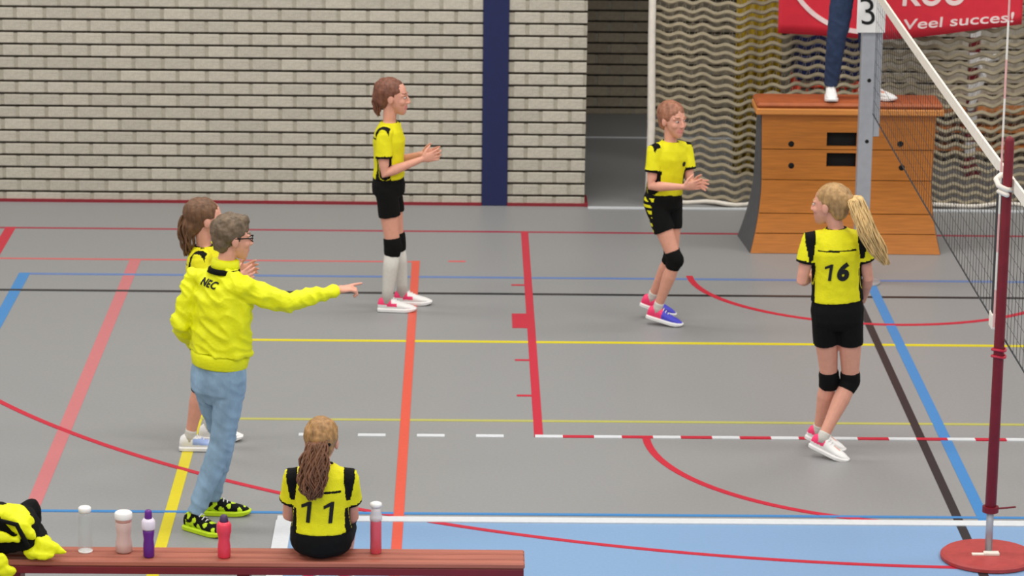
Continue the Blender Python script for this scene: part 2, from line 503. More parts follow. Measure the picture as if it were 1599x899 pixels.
# ------------------------------------------------------------------ vaulting box
BX = 2.717
t = thing('vaulting_box', 'orange wooden vaulting box with flared foot, person in white shoes standing on it', 'vaulting box', (BX, 23.08, 0))
def prof(z):  # half width, y front, y back
    f = max(0., 1 - z / .5)
    return .605 + .072 * f ** 1.8 + .012 * max(0, (z - .5) / .5), .045 - .085 * f ** 1.8, .33 + .13 * f ** 1.8
def board(z0, z1, mats):
    bm = bmesh.new(); n = 5; pr = None
    for i in range(n + 1):
        z = z0 + (z1 - z0) * i / n
        hw, yf, yb = prof(z)
        q = [bm.verts.new(p) for p in ((-hw, yf, z), (hw, yf, z), (hw, yf + .025, z), (-hw, yf + .025, z))]
        if pr:
            for j in range(4): bm.faces.new((pr[j], pr[(j + 1) % 4], q[(j + 1) % 4], q[j]))
        else: bm.faces.new(q)
        pr = q
    bm.faces.new(pr)
    return bm
edges = [.0, .140, .280, .52, .742, .995]
slots = [(-.153, .06, .766, .866), (-.15, .06, .618, .718)]
for a, b in zip(edges, edges[1:]):
    bm = board(a + .003, b - .003, None)
    hit = [s for s in slots if s[2] > a and s[3] < b]
    if hit:
        s = hit[0]; cb = bmesh.new(); box(cb, s[0], s[1], -.1, .2, s[2], s[3])
        cm = bpy.data.meshes.new('cut'); bmesh.ops.recalc_face_normals(cb, faces=cb.faces); cb.to_mesh(cm); cb.free()
        co = bpy.data.objects.new('cut', cm); COL.objects.link(co)
        bm = evaluated(bm, [('BOOLEAN', dict(operation='DIFFERENCE', object=co, solver='EXACT'))])
        bpy.data.objects.remove(co)
    mk('board', bm, M_wood, t)
bm = bmesh.new(); pr = None
for i in range(11):
    z = .995 * i / 10 if i else .002
    hw, yf, yb = prof(z)
    q = [bm.verts.new(p) for p in ((-hw + .006, yf + .04, z), (hw - .006, yf + .04, z), (hw - .006, yb, z), (-hw + .006, yb, z))]
    if pr:
        for j in range(4): bm.faces.new((pr[j], pr[(j + 1) % 4], q[(j + 1) % 4], q[j]))
    else: bm.faces.new(q)
    pr = q
bm.faces.new(pr)
mk('dark_inside_core', bm, M_dark, t)  # black filler: shade of the hollow inside put into the colour behind the slots
for s in (-1, 1):
    bm = bmesh.new(); pr = None
    for i in range(11):
        z = .995 * i / 10
        hw, yf, yb = prof(z)
        q = [bm.verts.new(p) for p in ((s * (hw - .004), yf + .025, z), (s * (hw + .006), yf + .025, z), (s * (hw + .006 + .045 * (1 - z)), yb + .06, z), (s * (hw - .004), yb + .06, z))]
        if pr:
            for j in range(4): bm.faces.new((pr[j], pr[(j + 1) % 4], q[(j + 1) % 4], q[j]))
        else: bm.faces.new(q)
        pr = q
    bm.faces.new(pr)
    mk('end_panel', bm, M_dgrey, t, label='dark grey end panel')
for (kx, kz) in ((-.404, .78), (-.399, .623), (.371, .787), (.387, .616)):
    bm = bmesh.new(); hw, yf, yb = prof(kz)
    ellip(bm, (kx, yf - .001, kz), V((.022, 0, 0)), V((0, 0, .022)), V((0, .006, 0)), nu=10, nv=5)
    mk('bolt', bm, M_dark, t, True)
bm = bmesh.new(); box(bm, -.665, .665, -.01, .37, .997, 1.045, bev=.008); mk('lid_rim', bm, M_lidrim, t)
bm = bmesh.new(); box(bm, -.66, .66, -.008, .365, 1.045, 1.083, bev=.016); mk('lid_pad', bm, M_lid, t, label='red-brown leather padded top')

# ------------------------------------------------------------------ volleyball net and posts
NETX = 2.735
NX2 = NETX + .022
def net_pole(y, label, zt=2.35, sgn=1):
    t = thing('net_pole', label, 'pole', (NETX, y, 0))
    bm = bmesh.new(); box(bm, -.062, .034, -.045, .045, 0, zt, bev=.004); mk('post', bm, M_alu, t)
    bm = bmesh.new(); box(bm, .034, .078, -.03, .03, 1.03, zt - .02, bev=.004); mk('slide_rail', bm, M_alu, t)
    for z in (1.42, 1.0):
        bm = bmesh.new(); ellip(bm, (-.005, -.045, z), V((.014, 0, 0)), V((0, 0, .014)), V((0, .004, 0)), nu=10, nv=5); mk('hole', bm, M_dark, t)
    bm = bmesh.new(); lathe(bm, [(.13, 0.003), (.13, .012), (.05, .016)], n=20); mk('floor_plate', bm, M_alu, t)
    return t
net_pole(22.2, 'square grey aluminium net pole wearing the number 3 card')
net_pole(10.0, 'square grey aluminium net pole at the near end of the net')
t = thing('number_card', 'white card with black number 3 on the far net pole', 'sign', (NETX - .02, 22.14, 1.75))
bm = bmesh.new(); box(bm, -.085, .105, -.012, .01, 0, .30, bev=.003); mk('card', bm, M_white, t)
tm = text_mesh('3', .26, -.0015, -.12, .001)
for v in tm.verts: v.co = V((v.co.x - .005, -.014 - v.co.z, v.co.y + .135))
mk('number', tm, M_black_print, t, label='black digit 3')
t = thing('volleyball_net', 'black volleyball net with white top tape running from the far pole', 'net', (NX2, 10.08, 0))
y1 = 12.02
bm = bmesh.new()
def ztop(y): return 2.03 + .05 * ((y - 6.3) / 6.0) ** 2 * (1 if y > 6.3 else .5) - .03
ny = 121
for i in range(ny):
    y = y1 * i / (ny - 1)
    limb(bm, [(0, y, ztop(y) - .84), (0, y, ztop(y) - .03)],   .0013, 4, rnd=False)
for j in range(1, 9):
    limb(bm, [(0, y1 * i / 24, ztop(y1 * i / 24) - .03 - .81 * j / 9) for i in range(25)],   .0013, 4, rnd=False)
o = mk('net_mesh', bm, M_cord, t); o['kind'] = 'stuff'
bm = bmesh.new()
pr = None
for i in range(41):
    y = y1 * i / 40; z = ztop(y)
    q = [bm.verts.new((dx, y, z + dz)) for dx, dz in ((-.006, -.062), (.006, -.062), (.006, .002), (-.006, .002))]
    if pr:
        for j in range(4): bm.faces.new((pr[j], pr[(j + 1) % 4], q[(j + 1) % 4], q[j]))
    else: bm.faces.new(q)
    pr = q
bm.faces.new(pr)
mk('top_tape', bm, M_rope, t, label='white top tape')
bm = bmesh.new(); limb(bm, [(0, y1 * i / 24, ztop(y1 * i / 24) - .845) for i in range(25)], .005, 6); mk('bottom_cord', bm, M_cord, t)
bm = bmesh.new(); box(bm, -.010, .010, 6.63, 6.69, 1.145, 1.95); mk('side_band', bm, M_cord, t)
bm = bmesh.new(); box(bm, -.016, .016, 6.61, 6.71, 1.12, 1.20, bev=.004); mk('band_strap', bm, M_rope, t, label='white strap at the foot of the side band')
t = thing('net_antenna', 'thin red and white antenna standing up from the net tape', 'antenna', (NX2 - .022, 16.585, 1.16))
for i in range(9):
    bm = bmesh.new(); limb(bm, [(0, 0, i * .2), (0, 0, i * .2 + .2)], .0055, 8, rnd=False)
    mk('stripe', bm, mat('pale_pink_band', (222, 168, 162), .6) if i % 2 == 0 else M_rope, t)
t = thing('net_support_post', 'maroon padded net post standing in a round red foot', 'post', (NETX - .018, 16.3, 0))
bm = bmesh.new(); lathe(bm, [(.238, 0), (.246, .006), (.246, .022), (.235, .032), (.05, .036)], n=40); mk('foot_disc', bm, M_disc, t, label='round red iron foot')
bm = bmesh.new(); limb(bm, [(0, 0, .034), (0, 0, .30)], .019, 12, rnd=False); mk('inner_tube', bm, M_alu, t, True, 'bare grey tube')
bm = bmesh.new(); limb(bm, [(0, 0, .27), (.003, 0, 1.0), (.006, 0, 2.2)], [.029, .027, .024], 14); mk('padded_tube', bm, M_maroon, t, True)
bm = bmesh.new(); limb(bm, [(0, 0, .255), (0, 0, .285)], .042, 14, rnd=False); limb(bm, [(.03, 0, .272), (.125, -.01, .285)], .005, 6)
mk('clamp', bm, M_maroon, t)
for z in (1.085, 1.12):
    bm = bmesh.new(); limb(bm, [(.034 * math.cos(a * .5236) + .003, .034 * math.sin(a * .5236), z + .004 * math.sin(a)) for a in range(13)], .007, 6)
    mk('tie', bm, LINE['red'], t, label='red cord tied round the post')
bm = bmesh.new(); box(bm, -.09, .035, -.05, -.02, .034, .041); box(bm, -.03, .05, -.055, -.015, .034, .05, bev=.003)
mk('tape_patch', bm, M_rope, t, label='strip of white tape on the foot')
bm = bmesh.new()
limb(bm, [(.0, .17, 1.99), (-.04, .08, 1.985), (-.038, 0, 1.97), (.0, -.036, 1.955), (.04, -.01, 1.95), (.0, .036, 1.965), (-.036, 0, 1.94), (0, -.036, 1.93)], .014, 7)
mk('tie_rope', bm, M_rope, t, True, 'white rope tying the net tape to the post')

# ------------------------------------------------------------------ bench
t = thing('gym_bench', 'long red-brown gym bench in the foreground, person number 11 sitting on it', 'bench', (-1.05, 15.3, 0))
for i in range(3):
    bm = bmesh.new(); y0 = -.1 + i * .0775; box(bm, -1.4, 1.355, y0, y0 + .059, .30, .33, bev=.007); mk('slat', bm, M_bench, t)
bm = bmesh.new(); box(bm, -1.395, 1.35, -.098, -.072, .262, .299, bev=.003); mk('front_rail', bm, M_bench_rail, t, label='dark red front rail')
bm = bmesh.new(); box(bm, -1.395, 1.35, .09, .114, .262, .299, bev=.003); mk('rear_rail', bm, M_bench_rail, t)
for sx in (-1.1, 0, 1.05):
    bm = bmesh.new(); box(bm, sx - .03, sx + .03, -.07, .088, .03, .299); box(bm, sx - .04, sx + .04, -.13, .15, 0, .03, bev=.004); mk('leg', bm, M_bench_rail, t)

# ------------------------------------------------------------------ bottles
def glassy(name, rgb, rough=.08, a=.55):
    return mat(name, rgb, rough, .02, 8, spec=.5, alpha=a)
def bottle(loc, label, parts):
    t = thing('water_bottle', label, 'bottle', loc, 'water bottles on the bench')
    for nm, pr, m, lb in parts:
        bm = bmesh.new(); lathe(bm, pr, n=20); mk(nm, bm, m, t, True, lb)
ZB = .3305
bottle((-1.818, 15.335, ZB), 'clear see-through bottle with white cap, leftmost on the bench', [
    ('body', [(.028, .006), (.034, .012), (.034, .15), (.030, .18), (.026, .2)], glassy('clear_plastic', (190, 196, 198), .1, .30), 'clear plastic'),
    ('base', [(.034, 0), (.035, .003), (.034, .008)], M_white, 'white base'),
    ('cap', [(.026, .2), (.031, .204), (.031, .222), (.024, .228)], M_white, 'white cap')])
bottle((-1.632, 15.335, ZB), 'squat pale pink bottle with white screw cap on the bench', [
    ('body', [(.03, 0), (.041, .006), (.040, .05), (.034, .08), (.037, .11), (.040, .15), (.034, .158)], glassy('pale_pink_plastic', (222, 190, 182), .25, .72), 'pale pink plastic'),
    ('collar', [(.036, .155), (.04, .158), (.038, .17)], mat('rose_plastic', (196, 140, 130), .4), 'rose collar'),
    ('cap', [(.041, .168), (.043, .172), (.043, .198), (.036, .204)], M_white, 'white cap')])
bottle((-1.505, 15.262, ZB), 'slim purple bottle with white neck on the bench', [
    ('body', [(.022, 0), (.027, .006), (.027, .06), (.024, .09), (.028, .12), (.028, .142)], mat('purple_plastic', (96, 30, 128), .3), 'purple body'),
    ('neck', [(.030, .14), (.033, .146), (.033, .18), (.024, .194)], mat('lilac_plastic', (222, 212, 226), .4), 'whitish neck'),
    ('spout', [(.017, .192), (.019, .2), (.017, .23), (.012, .236)], mat('purple_plastic', (96, 30, 128), .3), 'purple spout')])
bottle((-1.143, 15.265, ZB), 'solid red bottle with dark spout on the bench, in front of the neon shoes', [
    ('body', [(.026, 0), (.031, .006), (.031, .06), (.027, .085), (.031, .115), (.036, .13), (.036, .165), (.026, .18)], mat('red_plastic', (226, 62, 84), .35), 'red body'),
    ('spout', [(.02, .178), (.022, .186), (.016, .21), (.01, .214)], mat('dark_plum_plastic', (70, 46, 84), .4), 'dark spout')])
bottle((-.415, 15.345, ZB), 'translucent red bottle with white cap right of the seated person', [
    ('body', [(.024, 0), (.028, .006), (.027, .16), (.026, .165)], glassy('translucent_red', (226, 84, 96), .2, .82), 'translucent red body'),
    ('neck', [(.026, .164), (.03, .17), (.03, .19), (.024, .21), (.022, .235)], glassy('milky_plastic', (224, 222, 222), .25, .7), 'milky neck'),
    ('cap', [(.022, .233), (.029, .238), (.029, .252), (.018, .258)], M_white, 'white cap')])

# ------------------------------------------------------------------ bag and jackets at the bench end
def blob(bm, c, r):
    ellip(bm, c, V((r[0], 0, 0)), V((0, r[1], 0)), V((0, 0, r[2])))
bm = bmesh.new()
blob(bm, (0, 0, .10), (.15, .13, .12)); blob(bm, (-.1, -.02, .12), (.14, .13, .13)); blob(bm, (.08, .0, .06), (.1, .12, .07)); blob(bm, (.07, .09, .15), (.07, .05, .07))
me = remesh(bm, .012, 6); fold(me, .02, (11, 11, 11), 3)
bt = thing('sports_bag', 'black sports bag lying on the left end of the bench', 'bag', (-2.17, 15.28, .358))
mk('bag_body', me, M_black, bt, True)
bm = bmesh.new(); limb(bm, [(-.12, -.13, .1), (-.05, -.15, .2), (.05, -.14, .17), (.1, -.13, .06)], .012, 8); mk('strap', bm, M_black, bt, True)
bm = bmesh.new()
blob(bm, (-.03, 0, .03), (.11, .09, .05)); blob(bm, (.05, -.02, .0), (.07, .08, .055))
limb(bm, [(.0, -.06, .03), (.06, -.09, -.01), (.105, -.08, -.05)], [.04, .034, .028]); limb(bm, [(-.1, -.06, .0), (-.03, -.11, -.05), (.05, -.11, -.065)], [.03, .026, .014])
me = remesh(bm, .008, 4); fold(me, .012, (16, 16, 16), 5)
jt = thing('folded_jacket', 'yellow jacket thrown over the top of the black sports bag', 'jacket', (-2.165, 15.26, .512))
mk('jacket_cloth', me, M_jacket, jt, True)
bm = bmesh.new()
blob(bm, (0, 0, .045), (.06, .06, .055)); limb(bm, [(-.02, -.03, .06), (.05, -.05, .05), (.12, -.05, .025)], [.04, .034, .012]); limb(bm, [(-.05, -.06, .03), (.0, -.085, .02), (.06, -.08, .022)], [.028, .024, .016])
me = remesh(bm, .008, 4); fold(me, .010, (18, 18, 18), 8)
jt = thing('folded_jacket', 'yellow jacket sleeve spilling over the bench right of the black bag', 'jacket', (-2.02, 15.25, .345))
mk('jacket_cloth', me, M_jacket, jt, True)
bm = bmesh.new(); blob(bm, (0, 0, 0), (.05, .03, .05)); blob(bm, (.03, 0, -.05), (.06, .03, .03))
me = remesh(bm, .008, 4); fold(me, .010, (18, 18, 18), 2)
jt = thing('folded_jacket', 'yellow cloth hanging down in front of the black bag at the left edge', 'jacket', (-2.21, 15.09, .36))
mk('jacket_cloth', me, M_jacket, jt, True)

# ------------------------------------------------------------------ people
def seg_s(p, a, b):
    d = b - a; L = d.length; s = (p - a).dot(d) / L
    q = a + d * max(0, min(1, s / L))
    return s, (p - q).length
def hand(bm, w, d, n, tdir, s=1., curl=.5, spread=1., point=False):
    d = d.normalized(); n = (n - d * n.dot(d)).normalized(); tv = d.cross(n).normalized()
    if tv.dot(tdir) < 0: tv = -tv
    loft(bm, [(w - d * .01, tv * .02 * s, n * .017 * s), (w + d * .015 * s, tv * .024 * s, n * .016 * s), (w + d * .045 * s, tv * .035 * s, n * .015 * s), (w + d * .078 * s, tv * .037 * s, n * .013 * s), (w + d * .09 * s, tv * .03 * s, n * .008 * s)], 12)
    for k, (off, L) in enumerate(((.028, .070), (.0095, .079), (-.0095, .073), (-.027, .058))):
        p = w + d * .08 * s + tv * off * s
        dd = (d + tv * off * 7 * spread).normalized()
        c = curl * (1 + .12 * k)
        if point: c = .05 if k == 0 else 1.35
        pts = [p]; ang = c * .3
        for q in (.42, .32, .26):
            pts.append(pts[-1] + (dd * math.cos(ang) + n * math.sin(ang)) * L * q * s); ang += c * .75
        limb(bm, pts, [.0092 * s, .0088 * s, .008 * s, .0068 * s], 8)
    p = w + d * .022 * s + tv * .022 * s
    d1 = (d * .62 + tv * .75 + n * .25).normalized(); d2 = (d * .85 + tv * .45 + n * .35 * (1 + curl)).normalized()
    limb(bm, [p, p + d1 * .036 * s, p + d1 * .036 * s + d2 * .032 * s, p + d1 * .036 * s + d2 * .054 * s], [.013 * s, .0105 * s, .0095 * s, .007 * s], 8)
def shoe(root, an, d, s, base, fn, mats, sole_mat, name='shoe', label=None):
    """an: ankle joint, d: toe direction"""
    d = d.normalized(); r = d.cross(V((0, 0, 1))).normalized(); u = r.cross(d).normalized()
    o0 = an - u * .078 * s
    bm = bmesh.new()
    prof_ = [(-.060, .016, .045), (-.054, .027, .07), (-.03, .033, .088), (.0, .034, .092), (.035, .036, .080), (.08, .040, .058), (.125, .042, .045), (.160, .036, .036), (.182, .024, .028), (.192, .010, .020)]
    loft(bm, [(o0 + d * a * s + u * (.012 + h / 2) * s, r * w * s, u * (h / 2) * s) for a, w, h in prof_], 16)
    me = remesh(bm, .006, 2)
    paint(me, lambda p: fn((p - o0).dot(d) / s, (p - o0).dot(r) / s, (p - o0).dot(u) / s))
    so = mk(name, me, mats, root, True, label)
    bm = bmesh.new()
    pr = None
    for z, g in ((0.0, -.004), (.004, .002), (.02, .003), (.026, -.002)):
        ring = []
        for sd in (1, -1):
            pp = prof_ if sd == 1 else prof_[::-1]
            for a, w, h in pp:
                aa = a + (g if a > .1 else (-g if a < -.03 else 0)) + (.004 if a > .18 else 0)
                zz = z + (.012 * max(0, (aa - .13) / .06) ** 2 if z < .01 else .006 * max(0, (aa - .13) / .06))
                ring.append(bm.verts.new(o0 + d * aa * s + r * sd * (w + .003 + g) * s + u * zz * s))
        if pr:
            m = len(ring)
            for i in range(m): bm.faces.new((pr[i], pr[(i + 1) % m], ring[(i + 1) % m], ring[i]))
        else: bm.faces.new(ring)
        pr = ring
    bm.faces.new(pr)
    mk('sole', bm, sole_mat, so)
    bm = bmesh.new()
    for i in range(4):
        a = .045 + i * .018; h = .012 + .083 - .033 * (i / 3)
        limb(bm, [o0 + (d * a + r * -.018 + u * (h - .010)) * s, o0 + (d * a + u * h) * s, o0 + (d * a + r * .018 + u * (h - .010)) * s], .003, 5)
    mk('laces', bm, M_white, so)
    return so
class Fig: pass
def figure(base, label, J, s=1.0, hs=1.0, hair_mat=None, face=None, skin=None, handspec=None, voxel=.0046, name='person', torso_w=1.0, group=None, leg=1.0):
    B = V(base)
    J = {k: (V(v) - B) for k, v in J.items()}
    F = Fig(); F.J = J; F.s = s
    F.root = thing(name, label, 'person', base, group)
    pel, nk = J['pelvis'], J['neck']
    pr_ = (J['hipR'] - J['hipL']).normalized(); sr = (J['shR'] - J['shL']).normalized()
    up = (nk - pel).normalized(); L = (nk - pel).length
    F.up, F.sr, F.pr, F.L = up, sr, pr_, L
    F.fw = up.cross(sr).normalized()
    F.sm = (J['shR'] + J['shL']) / 2
    def ring(t, w, d, off=0):
        r = pr_.lerp(sr, max(0, min(1, t))).normalized(); r = (r - up * r.dot(up)).normalized()
        f = up.cross(r)
        return (pel + up * (L * t) + f * off, r * w * s * torso_w, f * d * s)
    F.ring = ring
    hf = V(face).normalized(); hr = hf.cross(V((0, 0, 1))).normalized(); hu = hr.cross(hf).normalized()
    hc = J['head']
    F.H = lambda x, y, z: hc + (hr * x + hf * y + hu * z) * hs
    F.hr, F.hf, F.hu, F.hs = hr, hf, hu, hs
    H = F.H
    bm = bmesh.new()
    loft(bm, [ring(-.2, .06, .05), ring(-.1, .135 * leg, .095 * leg), ring(.05, .148 * leg, .10 * leg), ring(.27, .118, .08), ring(.5, .128, .088), ring(.72, .142, .095), ring(.86, .13, .08), ring(.95, .085, .062), ring(1.0, .05, .048)], 20)
    for sd in 'RL':
        sh, el, wr = J['sh' + sd], J['el' + sd], J['wr' + sd]
        limb(bm, [F.sm.lerp(sh, .6), sh, sh.lerp(el, .35), sh.lerp(el, .8), el, el.lerp(wr, .25), el.lerp(wr, .65), wr], [x * s for x in (.05, .047, .041, .034, .031, .035, .028, .021)], 12)
        hd, hn, ht, cu, pt = handspec[sd]
        hand(bm, wr, V(hd), V(hn), V(ht), s * .97, cu, 1., pt)
        hp, kn, an = J['hip' + sd], J['kn' + sd], J['an' + sd]
        td = V(J['toe' + sd] + B).normalized() if False else J['toe' + sd] + B
        limb(bm, [hp, hp.lerp(kn, .3), hp.lerp(kn, .75), kn, kn.lerp(an, .12), kn.lerp(an, .32), kn.lerp(an, .7), an], [x * s * leg for x in (.072, .070, .055, .048, .046, .050, .036, .030)], 14)
        limb(bm, [an - V((0, 0, .02)), an - V((0, 0, .04)) + td.normalized() * .1 * s], [.03 * s, .022 * s], 8)
    # head
    limb(bm, [nk - up * .03, nk, H(0, -.022, -.055), H(0, -.012, 0)], [.05 * s, .044 * s, .044 * hs, .05 * hs], 12)
    X, Y, Z = hr * hs, hf * hs, hu * hs
    ellip(bm, H(0, -.012, .035), X * .074, Y * .094, Z * .082, nu=18, nv=12)
    loft(bm, [(H(0, .018, .05), X * .064, Y * .062), (H(0, .020, .02), X * .066, Y * .066), (H(0, .024, -.02), X * .063, Y * .064), (H(0, .028, -.055), X * .053, Y * .058), (H(0, .038, -.085), X * .036, Y * .046), (H(0, .050, -.105), X * .02, Y * .028), (H(0, .054, -.113), X * .008, Y * .012)], 18)
    limb(bm, [H(0, .084, .012), H(0, .096, -.01), H(0, .101, -.028)], [.007 * hs, .009 * hs, .011 * hs], 8)
    for q in (-1, 1):
        ellip(bm, H(q * .01, .095, -.033), X * .009, Y * .012, Z * .007, nu=8, nv=6)
        ellip(bm, H(q * .072, -.008, -.006), X * .011, Y * .02, Z * .031, nu=10, nv=7)
        ellip(bm, H(q * .034, .058, -.025), X * .026, Y * .025, Z * .024, nu=10, nv=7)
        limb(bm, [H(q * .012, .084, .022), H(q * .03, .081, .025), H(q * .05, .067, .02)], .008 * hs, 8)
    limb(bm, [H(-.022, .076, -.057), H(0, .086, -.054), H(.022, .076, -.057)], .006 * hs, 8)
    limb(bm, [H(-.018, .076, -.066), H(0, .086, -.067), H(.018, .076, -.066)], .0065 * hs, 8)
    me = remesh(bm, voxel, 3)
    def bp(p):
        q = p - hc
        if q.length > .2 * hs: return 0
        x, y, z = q.dot(hr) / hs, q.dot(hf) / hs, q.dot(hu) / hs
        if y > .066 and abs(x) < .027 and -.074 < z < -.050: return 1
        if y > .06 and .012 < abs(x) < .05 and .024 < z < .034: return 2
        return 0
    paint(me, bp)
    F.body = mk('body', me, [skin or M_skin, M_lip, hair_mat], F.root, True)
    for q in (-1, 1):
        bm = bmesh.new(); ellip(bm, H(q * .031, .0765, .004), X * .0115, Y * .0125, Z * .0065, nu=10, nv=8)
        ellip(bm, H(q * .031, .0855, .004), X * .0062, Y * .0042, Z * .006, mi=1, nu=8, nv=6)
        mk('eye', bm, [M_eye, M_iris], F.root, True)
    return F
def hair_cap(F, m, extra=(), amp=.004, front=-.03):
    H = F.H; X, Y, Z = F.hr * F.hs, F.hf * F.hs, F.hu * F.hs
    bm = bmesh.new()
    ellip(bm, H(0, front, .042), X * .084, Y * .105, Z * .088, nu=18, nv=12)
    ellip(bm, H(0, -.06, -.01), X * .066, Y * .052, Z * .07)
    for c, r in extra: ellip(bm, H(*c), X * r[0], Y * r[1], Z * r[2])
    me = remesh(bm, .006, 3); fold(me, amp, (30, 30, 30), 4)
    return mk('hair', me, m, F.root, True)
def strands(F, pts, rad, m, n=26, name='ponytail', wav=.006, r0=.008):
    bm = bmesh.new(); pts = [V(p) for p in pts]
    fine = []
    for i in range(len(pts) - 1):
        for t in (0, .34, .67): fine.append((pts[i].lerp(pts[i + 1], t), rad[i] + (rad[i + 1] - rad[i]) * t))
    fine.append((pts[-1], rad[-1]))
    for k in range(n):
        th = random.uniform(0, 6.28); rr = math.sqrt(random.random()); ph = random.uniform(0, 6)
        end = len(fine) - random.choice((0, 0, 1, 2, 3))
        q = []; R = []
        for i, (p, r) in enumerate(fine[:end]):
            w = wav * math.sin(i * .9 + ph)
            q.append(p + V((math.cos(th), math.sin(th) * .8, math.sin(th + 1) * .3)) * (r * rr) + V((w, w * .5, 0)))
            R.append(r0 * (1 - .6 * i / len(fine)))
        limb(bm, q, R, 6)
    return mk(name, bm, m, F.root, True)
def shirt(F, sl=.60, hem=.1, mats=None, long_=False, extra_w=0., name='shirt', amp=.004, rs=1., stripes=True, yoke=True, mid=()):
    J, s, ring = F.J, F.s, F.ring
    bm = bmesh.new(); e = extra_w
    loft(bm, [ring(hem, .150 + e, .108 + e)] + list(mid) + [ring(.3, .142 + e, .100 + e), ring(.5, .142 + e, .103 + e), ring(.72, .150 + e * .6, .108 + e * .6), ring(.86, .138, .092 + e * .3), ring(.95, .098, .074), ring(1.005, .062, .060)], 22)
    for sd in 'RL':
        sh, el, wr = J['sh' + sd], J['el' + sd], J['wr' + sd]
        if long_:
            limb(bm, [F.sm.lerp(sh, .6), sh, sh.lerp(el, .5), el, el.lerp(wr, .5), el.lerp(wr, .97)], [x * s * rs for x in (.062, .063, .056, .052, .045, .032)], 14)
        else:
            p1 = sh.lerp(el, sl)
            limb(bm, [F.sm.lerp(sh, .6), sh, sh.lerp(el, sl * .5)], [x * s for x in (.058, .058, .056)], 14)
            limb(bm, [sh, sh.lerp(el, sl * .5), p1], [x * s for x in (.056, .057, .059)], 14, rnd=False)
    me = remesh(bm, .0062, 3); fold(me, amp, (11, 11, 7), s * 7, 1.1 if long_ else .5)
    half = (J['shR'] - J['shL']).length / 2
    def fn(p):
        q = p - F.sm; a = q.dot(F.sr) / half; w = q.dot(F.up); fv = q.dot(F.fw)
        sd = 'R' if a > 0 else 'L'
        sa, da = seg_s(p, J['sh' + sd], J['el' + sd])
        al = (J['el' + sd] - J['sh' + sd]).length
        if long_: return 0
        if (p - J['neck']).dot(F.up) > .001 * s: return 1
        if da < .064 * s and sa > al * sl - .016: return 1
        if stripes and w > -.105 * s and .86 + .10 * max(0, -w / (.105 * s)) < abs(a) < 1.27 - .15 * max(0, -w / (.1 * s)) and (fv < .045 * s) and sa < .5 * al and not (w < -.03 and fv > -.01): return 1
        if da > .068 * s and w < -.14 * s and abs(q.dot(F.sr)) > .118 * s and abs(fv) < .055 * s: return 1
        if yoke and fv < -.02 and abs(w + .045 * s) < .0045 and abs(a) < .78: return 1
        return 0
    paint(me, fn)
    F.shirt = mk(name, me, mats or [M_yellow, M_black], F.root, True)
    return F.shirt
def shorts(F, frac=.45, mats=None, fn=None, top=.24, e=0., amp=.003):
    J, s, ring = F.J, F.s, F.ring
    bm = bmesh.new()
    loft(bm, [ring(-.22, .08, .07), ring(-.12, .146 + e, .11 + e), ring(.02, .152 + e, .112 + e), ring(top, .128 + e, .094 + e)], 22)
    for sd in 'RL':
        hp, kn = J['hip' + sd], J['kn' + sd]
        limb(bm, [hp + (hp - kn).normalized() * .03, hp, hp.lerp(kn, frac * .6), hp.lerp(kn, frac)], [x * s for x in (.07, .078 + e, .077 + e, .076 + e)], 16, rnd=False)
    me = remesh(bm, .0062, 3); fold(me, amp, (12, 12, 8), 2)
    if fn: paint(me, fn)
    return mk('shorts', me, mats or [M_black], F.root, True)
def trousers(F, m, amp=.005, w=1.0, hems=.97):
    J, s, ring = F.J, F.s, F.ring
    bm = bmesh.new()
    loft(bm, [ring(-.2, .08, .07), ring(-.1, .148, .113), ring(.02, .156, .114), ring(.30, .130, .092)], 22)
    for sd in 'RL':
        hp, kn, an = J['hip' + sd], J['kn' + sd], J['an' + sd]
        limb(bm, [hp, hp.lerp(kn, .4), kn, kn.lerp(an, .4), kn.lerp(an, hems)], [x * s * w for x in (.082, .078, .066, .060, .047)], 16, rnd=False)
    me = remesh(bm, .0062, 3); fold(me, amp, (14, 14, 10), 6, .9)
    return mk('trousers', me, m, F.root, True)
def pads(F, both='RL', a=.17, b=.16, r=.060):
    for sd in both:
        hp, kn, an = F.J['hip' + sd], F.J['kn' + sd], F.J['an' + sd]
        bend = (kn - hp.lerp(an, .52)); bend = bend.normalized() if bend.length > .005 else F.fw
        bm = bmesh.new(); s = F.s
        limb(bm, [kn.lerp(hp, a), kn.lerp(hp, a * .4), kn, kn.lerp(an, b * .5), kn.lerp(an, b)], [x * s for x in (r * .96, r, r * .99, r * .95, r * .86)], 14, rnd=False)
        ellip(bm, kn + bend * .022 * s, V((.045, 0, 0)) * s, V((0, .045, 0)) * s, V((0, 0, .06)) * s)
        me = remesh(bm, .006, 3); fold(me, .002, (25, 25, 25), 1)
        mk('knee_pad', me, M_black, F.root, True)
def socks(F, hi, m=None, both='RL', r=(.053, .053, .04, .037)):
    for sd in both:
        kn, an = F.J['kn' + sd], F.J['an' + sd]; s = F.s
        bm = bmesh.new()
        top = an.lerp(kn, hi)
        R = [r[0], r[1], r[2], r[3]] if hi > .5 else [.035, .035, .035, .036]
        limb(bm, [top, top.lerp(an, .3), top.lerp(an, .75), an - V((0, 0, .02))], [x * s for x in R], 12, rnd=False)
        mk('sock', bm, m or M_sock, F.root, True)
